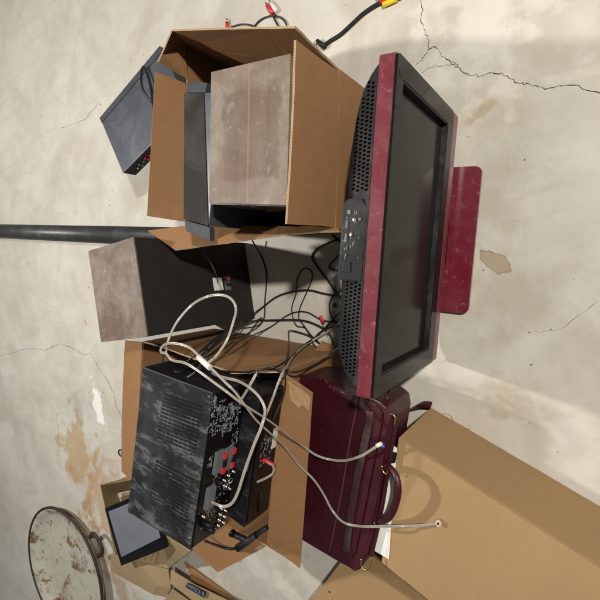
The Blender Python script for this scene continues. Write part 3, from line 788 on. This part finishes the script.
sp('flap', [(99.5, 485, .172), (150, 475, .172), (150, 466, .19), (118, 480, .18)])
sp('wall', [(115, 555, .16), (136, 561, .14), (168, 569, .08), (165, 548, .07), (126, 549, .06)])
sp('flap', [(111, 554, .14), (111, 571, .10), (153, 594, .10), (159, 584, .11), (136, 562, .14)])
sp('flap', [(136, 561, .138), (168.5, 569.5, .10), (171, 588, .09), (166, 597, .08), (153, 594, .098), (158, 585, .11)])
lab = sp('flap', [(171, 570, .12), (197, 586, .11), (240, 606, .09), (228, 622, .09), (200, 606, .10), (170.5, 583, .12)], 'flap with a navy printed label')
sp('flap', [(172, 589, .094), (201, 609, .084), (190, 630, .06), (148, 622, .05), (166, 598, .07)])
quadcard('flap', [W(184, 562, .02), W(193, 584, .06), W(236, 607, .05), W(246, 606, .004)], sc, 0, [M_card, M_cedge], .004, 'flap coloured dark brown for the card edge shade, against the floor')  # shade at the card edge, put in as a darker brown sheet
# navy label with lettering
lp = [W(186.5, 586, .1175), W(189, 581.4, .1185), W(207.5, 591.3, .111), W(205.5, 597, .110)]
bm = bmesh.new(); lift = Vector((0, 0, .0075)); vs = [bm.verts.new(v + lift) for v in (lp[0], lp[3], lp[2], lp[1])]; bm.faces.new(vs); lb = link('label', bm, M_navy, lab, True)
cu = bpy.data.curves.new('lettering', 'FONT'); cu.body = 'IMPECS II'; cu.size = 1; cu.align_x = 'CENTER'; cu.align_y = 'CENTER'; cu.extrude = .01
cu.space_character = 1.05
to = bpy.data.objects.new('t', cu); C.objects.link(to); bpy.context.view_layer.update()
me = bpy.data.meshes.new_from_object(to.evaluated_get(bpy.context.evaluated_depsgraph_get())); bpy.data.objects.remove(to)
wv = [v.co for v in me.vertices]; mx = max(v.x for v in wv) - min(v.x for v in wv)
ctr = sum(lp, Vector()) / 4 + lift + Vector((0, 0, .0008)); xa = ((lp[3] + lp[2]) / 2 - (lp[0] + lp[1]) / 2); ya = ((lp[1] + lp[2]) / 2 - (lp[0] + lp[3]) / 2)
sxx = xa.length * .86; xa.normalize(); ya = (ya - xa * ya.dot(xa)).normalized(); za = xa.cross(ya)
k = sxx / mx
Mx = Matrix((( xa.x * k, ya.x * k * 1.25, za.x * .01), (xa.y * k, ya.y * k * 1.25, za.y * .01), (xa.z * k, ya.z * k * 1.25, za.z * .01))).to_4x4(); Mx.translation = ctr
me.transform(inv(sc) @ Mx); me.materials.append(M_print); lo = bpy.data.objects.new('lettering', me); C.objects.link(lo); lo.parent = lb
# the screen
T = [W(104.5, 508.5, .235), W(150, 490, .235), W(166, 548, .20), W(121, 566, .19)]
ts = empty('flat_screen', (sum(T, Vector()) / 4), 0, 'small black framed flat screen, switched off, lying in the small pale carton', 'screen')
ts.location.z -= .02
def tl(u, v): return T[0].lerp(T[1], u).lerp(T[3].lerp(T[2], u), v)
bm = slab([tl(0, 0), tl(1, 0), tl(1, 1), tl(0, 1)], .016, .002, 2); link('frame', bm, M_blackg, ts, True)
bm = bmesh.new(); q = [tl(.07, .07), tl(.96, .07), tl(.96, .80), tl(.07, .86)]
vs = [bm.verts.new(v + Vector((0, 0, .0015))) for v in q]; bm.faces.new(vs); link('screen_panel', bm, M_tab, ts, True)
# ------------------------------------------------------------------ rusty pan
pc = Vector((-1.446, 2.885, 0))
pn = empty('rusty_pan', pc, 0, 'round rusty white enamel pan with a dark rim at the edge of the floor', 'pan')
bm = bmesh.new(); prof = [(.0, .006), (.2, .007), (.27, .012), (.30, .04), (.32, .055), (.332, .057), (.335, .052), (.312, .03), (.285, .001), (0, .0)]
seg = 64; rings = []
prof = [(r * 1.187, z) for r, z in prof]
for r, z in prof: rings.append([bm.verts.new((r * math.cos(2 * math.pi * i / seg), r * math.sin(2 * math.pi * i / seg), z)) for i in range(seg)] if r else [bm.verts.new((0, 0, z))])
for a, b in zip(rings, rings[1:]):
    for i in range(seg):
        j = (i + 1) % seg
        f = (a[0], b[i], b[j]) if len(a) == 1 else ((a[i], a[j], b[0]) if len(b) == 1 else (a[i], a[j], b[j], b[i]))
        bm.faces.new(f).smooth = True
link('bowl', bm, M_rust, pn)
bm = bmesh.new(); tube(bm, [Vector((0.394 * math.cos(t), 0.394 * math.sin(t), .055)) for t in [2 * math.pi * i / 64 for i in range(64)]], .008, 10, closed=True); link('rim', bm, M_rim, pn)
bm = bmesh.new(); tube(bm, cat([W(90, 537, .054), W(94, 534, .06), W(101, 545, .06), W(102, 553, .06), W(98, 556, .054)], 6), .008, 8, flat=1.6); link('handle', bm, M_rim, pn, True)
# ------------------------------------------------------------------ cables
def cable(name, L, r, mat, label, catg='cable', z=.006, group=None, parent=None, n=8, flat=1):
    bm = bmesh.new(); tube(bm, cat(PX(L, z), n), r, 8, flat=flat)
    o = link(name, bm, mat, parent, True)
    if parent is None: tag(o, label, catg, group)
    return o
G = 'black leads tangled on the floor'
k = .0030
cable('black_cable', [(252, 240, .05), (262, 258), (266.5, 275), (265, 300), (264, 318, .01), (257, 326, .03), (246, 328, .10), (232, 330, .25), (220, 338, .38), (207, 350, .43), (203, 364, .44)], k, M_cable, 'black lead running past the standing speaker corner down from the carton flap', group=G)
cable('black_cable', [(360, 228, .02), (345, 237), (328, 243), (316, 250), (312, 257), (318, 268), (330, 283), (338, 296), (348, 306), (360, 312)], .0036, M_cable, 'thick black lead bending in a wide hook beside the carton corner', group=G)
cable('black_cable', [(318, 225, .05), (330, 233), (345, 247), (356, 256)], k, M_cable, 'short black lead crossing from the carton edge to behind the television', group=G)
cable('black_cable', [(356, 240, .01), (345, 250), (334, 260), (329, 267), (335, 270), (344, 272), (356, 276)], k, M_cable, 'black lead kinked sharply beside the television connector pod', group=G)
cable('black_cable', [(352, 350, .02), (326, 346, .02), (311, 337), (305, 328), (297, 326), (293, 318), (292, 306), (296, 294), (296.5, 282), (301, 271), (307, 268.5), (312, 273), (311, 282), (305, 296), (300, 308), (299, 318), (305, 327), (312, 336, .01), (324, 346, .02), (348, 356, .02)], .0024, M_cable, 'thin black lead folded in a narrow upright loop mid floor', group=G)
cable('black_cable', [(203, 352, .44), (214, 341, .38), (232, 328, .20), (250, 316, .05), (264, 306), (276, 297), (290, 292), (308, 290), (322, 293), (335, 296), (350, 303)], k, M_cable, 'black lead arching from the clip toward the television vents', group=G, z=.012)
cable('black_cable', [(186, 362, .46), (200, 352, .44), (216, 338, .34), (236, 324, .12), (252, 321, .02), (275, 320), (300, 320), (315, 324), (328, 332), (333, 343), (327, 351), (316, 356, .02), (300, 352, .03)], k, M_cable, 'black lead swinging from the receiver and curling round beside the television', group=G, z=.018)
cable('black_cable', [(352, 296), (342, 308), (328, 325), (314, 338, .02), (300, 348, .12), (290, 358, .3), (278, 366, .39), (262, 370, .42), (248, 374, .45)], .0036, M_cable, 'dull black lead slanting from the television vents over the worn carton rim', group=G, z=.02)
cable('black_cable', [(354, 326), (342, 326), (328, 328), (318, 334), (313, 342), (318, 348), (332, 352), (346, 344), (356, 340)], k, M_cable, 'black lead looped low behind the lower vents of the television', group=G, z=.012)
cable('black_cable', [(356, 338, .14), (345, 344, .15), (333, 352, .15), (324, 359, .17), (310, 367, .25), (294, 372, .39), (270, 369, .40), (248, 372, .45), (222, 371, .52), (205, 366, .56)], k, M_cable, 'black lead draped along the torn rim of the worn carton', group=G)
cable('black_cable', [(318, 340, .02), (305, 334, .02), (289.5, 330.5, .03), (289, 338, .12), (288, 352, .30), (285.5, 368, .40), (285, 388, .40), (281, 402, .41), (274, 418, .43), (268, 430, .44)], .0024, M_cable, 'thin black lead standing up in a sharp corner over the worn carton flap', group=G)
cable('black_cable', [(200, 368, .60), (205, 355, .52), (218, 343, .44), (234, 331, .30), (254, 322, .06), (262, 318, .02)], .004, M_cable, 'thick black lead held by the white tie', group=G)
cable('black_cable', [(356, 318, .02), (338, 322, .01), (322, 320), (306, 312), (290, 314), (272, 326), (256, 334, .06), (236, 342, .30), (218, 350, .42), (205, 358, .47)], .0026, M_cable, 'thin black lead sagging low across the floor to the white tie', group=G, z=.006)
cable('black_cable', [(356, 286, .02), (340, 290), (330, 302), (332, 318), (342, 330), (340, 346), (326, 356, .01), (310, 360, .02)], .003, M_cable, 'black lead snaking close along the vents of the television', group=G, z=.008)
cable('black_cable', [(245, 334, .05), (228, 336, .2), (212, 346, .40), (203, 354, .45), (196, 362, .50), (188, 368, .56), (176, 372, .60), (170, 366, .56)], .003, M_cable, 'short black lead tucked behind the white tie over the receiver corner', group=G)
cable('grey_cable', [(163, 353, .46), (163, 366, .50), (170, 376, .55), (182, 379, .60), (193, 374, .60), (200, 366, .58), (204, 357, .54), (207, 352, .52)], .0036, M_pole, 'dark grey lead hanging in a round loop at the receiver corner')
cable('black_cable', [(152, 102, .275), (143, 90, .29), (141, 75, .285), (144, 67, .275), (150, 85, .275), (154, 108, .285), (162, 122, .275), (172, 136, .275)], .004, M_cable, 'black lead looped over the silver grey disc player')
cable('black_cable', [(136, 447, .01), (126, 450, .01), (119.5, 450, .012), (119, 454, .012), (124, 457, .01), (138, 456, .01)], .004, M_cable, 'short black lead end curling out from under the worn carton far flap')
cable('black_cable', [(218, 283, .34), (216, 274, .35), (210, 262, .36), (203, 252, .38), (196, 240, .40)], .0018, M_cable, 'thin black wire rising from the terminals of the standing speaker')
# twin clear speaker wire
def twin(L, label, r=.0019, group='clear twin speaker wires'):
    bm = bmesh.new(); pts = cat(PX(L, .66), 10); tube(bm, pts, r, 8, off=r * .95); tube(bm, pts, r, 8, off=-r * .95)
    return tag(link('speaker_wire', bm, M_clear, None, True), label, 'wire', group)
Z1 = .62
t_a = twin([(208, 363, .63), (217, 355, .62), (227, 340, .60), (233, 323, .58), (236, 310, .58), (233, 301, .58), (226, 296, .58), (216, 295, .58), (205, 297.5, .58), (192, 305, .59), (177, 322, .60), (168, 341, .62), (166, 353, .64)], 'clear twin speaker wire making the big loop up over the standing speaker back')
t_b = twin([(166, 353, .64), (161, 352, .645), (162, 347, .645), (168, 343.5, .65), (179, 344, .65), (190, 348, .65), (200, 357, .65), (212, 369, .66), (224, 381, .66), (235, 392, .65), (247, 408, .62), (257, 421, .58), (270, 433, .53), (285, 447, .46), (300, 466, .40), (314, 480, .375), (324, 495, .35), (332, 510, .342), (343, 522, .346), (358, 526, .352), (375, 526.5, .372), (403, 526, .335), (424, 525, .318), (437, 523, .31)], 'clear twin speaker wire ending in an eye tip on the big tan carton')
t_c = twin([(166, 353, .65), (172, 360, .65), (185, 363, .66), (197, 370, .665), (212, 381, .67), (227, 392, .665), (242, 403.5, .64), (257, 413, .60), (273, 423.5, .54), (290, 437, .46), (303, 446, .40), (316, 455, .375), (330, 459.5, .352), (345, 460.5, .352), (361, 456, .360), (371, 450, .366), (378, 445.5, .366)], 'clear twin speaker wire ending in a white tip on the maroon briefcase')
t_d = twin([(209, 500.5, .60), (216, 504, .60), (224, 506.5, .60), (232, 503, .60), (238, 492, .60), (245, 470, .60), (254, 445, .60), (262, 425, .59), (265, 410, .57), (260, 398, .56), (250, 388, .56), (238, 381, .58), (226, 378, .60), (214, 374, .63), (207, 367, .655)], 'flat clear twin wire plugged into the rear of the big receiver', .0022)
t_e = twin([(268, 463, .46), (273, 466, .45), (273, 473, .45), (266, 478, .46), (256, 482, .47), (249, 480, .48), (247, 470, .50), (252, 450, .52), (262, 425, .52), (272, 400, .50), (281, 376, .48), (287, 366, .42), (296, 353, .2), (310, 342, .04), (330, 330, .02), (352, 312, .02)], 'thin clear wire from the red plug of the lower unit', .0018)
t_f = twin([(228, 424, .53), (236, 408, .53), (246, 392, .53), (254, 378, .53), (257, 372, .51), (258, 375, .44), (260, 380, .36)], 'thin clear wire lying across the lower unit cover', .0022)
# tips and tie
a, b = W(198.5, 357, .665), W(210, 368, .672)
tie = link('cable_tie', cyl(bmesh.new(), a, b, .0075, .0072, 12), M_white, None, True); tag(tie, 'white sleeve holding the clear speaker wires together', 'cable tie')
v = W(438.5, 522.8, .311)
bm = bmesh.new(); cyl(bm, v + Vector((0, 0, -.006)), v + Vector((0, 0, .005)), .0085, .0085, 14); cyl(bm, v + Vector((0, 0, .005)), v + Vector((0, 0, .0056)), .003, .003, 10, 1)
tip = link('wire_tip', bm, [plain('pinkish_tip', (.6, .42, .34), .4), M_hole], t_b, False)
tip.data.transform(Matrix.Translation(-t_b.location))
bm = bmesh.new(); cyl(bm, W(377, 446, .366), W(381.5, 443.5, .366), .0065, .0055, 12); tip = link('wire_tip', bm, M_white, t_c, False); tip.data.transform(Matrix.Translation(-t_c.location))
# power lead with plugs on the carton flap
o = cable('power_lead', [(205, 541, .53), (213, 544, .47), (222, 547, .42), (232, 549, .40), (240, 546, .395)], .0045, M_cable, 'black power lead with chunky plugs lying on the worn carton flap', 'power lead')
def sub_cyl(name, p0, p1, r0, r1, mat, par, n=12):
    q = link(name, cyl(bmesh.new(), p0, p1, r0, r1, n), mat, par, False); q.data.transform(Matrix.Translation(-par.location)); return q
sub_cyl('plug', W(238, 548, .40), W(256, 535, .40), .013, .010, M_black, o); sub_cyl('plug_tip', W(256, 535, .40), W(267, 528, .40), .008, .007, M_black, o)
sub_cyl('adapter', W(233, 534, .40), W(246, 540, .40), .010, .009, M_black, o); sub_cyl('adapter_tip', W(233, 534, .403), W(231, 532, .403), .013, .012, M_blackg, o)
# AV lead top right
av = cable('av_lead', [(322, 47, .008), (330, 41, .006), (341, 34, .006), (353, 23, .006), (364, 13), (378, 4), (388, 1)], .0055, M_cable, 'thick black AV lead with yellow plugs on the bare floor above the television', 'AV lead', flat=1.3)
for p0, p1, mt in (((383, 5), (397, -1), M_yellow), ((380, 1), (392, -5), M_red), ((377, -2), (388, -9), M_white)):
    sub_cyl('plug', W(*p0, .010), W(*p1, .010), .0095, .008, mt, av); q = W(*p1, .010); dd = (q - W(*p0, .010)).normalized(); sub_cyl('plug_pin', q, q + dd * .014, .004, .004, M_steel, av)
sub_cyl('connector', W(325, 47, .012), W(317, 41, .012), .010, .008, M_black, av); sub_cyl('connector_pin', W(317, 43, .012), W(312, 44, .012), .004, .004, M_steel, av)
# RCA leads
def rca(L, plugs, label):
    o = cable('rca_lead', L, .0030, M_cable, label, 'RCA lead', group='RCA leads beyond the carton')
    for p0, p1, mt in plugs:
        a = W(*p0, .009); b = W(*p1, .009); sub_cyl('plug', a, b, .0085, .007, mt, o); sub_cyl('plug_pin', b, b + (b - a).normalized() * .012, .004, .004, M_steel, o)
rca([(231, 27), (240, 24.5), (250, 25), (258, 29), (262, 34)], [((227, 30), (227, 22), M_red)], 'black RCA lead with one red plug lying past the carton edge')
rca([(252, 30), (258, 22), (266, 17), (276, 16), (284, 20), (287, 27), (286, 32)], [], 'black RCA lead arched in a hoop past the carton edge')
rca([(282, 32), (276, 22), (272, 14)], [((273, 14), (267, 5), M_red), ((277, 12), (271, 3), M_white)], 'black RCA lead ending in red and white plugs beyond the carton')
rp = cable('rca_lead', [(323, 322), (324, 330), (328, 336)], .0026, M_grey, 'short RCA lead with an upright red plug between cables and television', 'RCA lead'); sub_cyl('plug', W(323.5, 323, .012), W(320.5, 316, .022), .007, .006, M_red, rp)
cable('string_loop', [(440, 414, .004), (446, 413.5), (451, 416), (453, 420)], .0012, M_string, 'thin pinkish string loop on the floor at the big carton edge', 'string', z=.004)
bm = bmesh.new()
v = W(333, 306, .01)
for a in range(4): bmesh.ops.create_icosphere(bm, subdivisions=2, radius=.007, matrix=Matrix.Translation(v + Vector((random.uniform(-.007, .007), random.uniform(-.007, .007), -.003))))
tag(link('dirt_clump', bm, plain('dry_dirt', (.16, .09, .04), .9), None, True), 'small brown clump of dirt on the floor near the cables', 'dirt')
bm = bmesh.new()
for i in range(240):
    x = random.uniform(-1.6, 1.3); y = random.uniform(.02, 2.9); r = random.choice((.001, .0013, .0016, .0024))
    g_ = bmesh.ops.create_icosphere(bm, subdivisions=1, radius=r, matrix=Matrix.Translation((x, y, r * .5)) @ Matrix.Rotation(random.random() * 3, 4, 'Z'))
    for v in g_['verts']: v.co += Vector([random.uniform(-.35, .35) * r for _ in range(3)])
gr = link('floor_grit', bm, plain('grit', (.16, .12, .085), .9, var=.6), None, True); gr['kind'] = 'stuff'
# ------------------------------------------------------------------ camera, light, world
cam = bpy.data.cameras.new('camera'); co = bpy.data.objects.new('camera', cam); C.objects.link(co)
cam.sensor_width = 36; cam.lens = 27.0; cam.clip_end = 200; cam.clip_start = .02
M4 = R.to_4x4(); M4.translation = Vector((0, 0, H)); co.matrix_world = M4
bpy.context.scene.camera = co
def lamp(name, loc, power, size, col, target=(0, .8, 0)):
    l = bpy.data.lights.new(name, 'AREA'); l.shape = 'DISK'; l.size = size; l.energy = power; l.color = col
    o = bpy.data.objects.new(name, l); C.objects.link(o); o.location = loc
    o.rotation_euler = (Vector(target) - Vector(loc)).to_track_quat('-Z', 'Y').to_euler(); return o
lamp('ceiling_lamp_near', (.75, -1.1, 2.9), 106, .15, (1, .94, .84))
lamp('ceiling_lamp_far', (.85, 3.0, 2.9), 90, .15, (1, .96, .88))
w = bpy.data.worlds.new('World'); bpy.context.scene.world = w; w.use_nodes = True
w.node_tree.nodes['Background'].inputs[0].default_value = (.92, .95, 1, 1); w.node_tree.nodes['Background'].inputs[1].default_value = .11
vs = bpy.context.scene.view_settings; vs.view_transform = 'Standard'; vs.look = 'None'; vs.exposure = 0; vs.gamma = 1
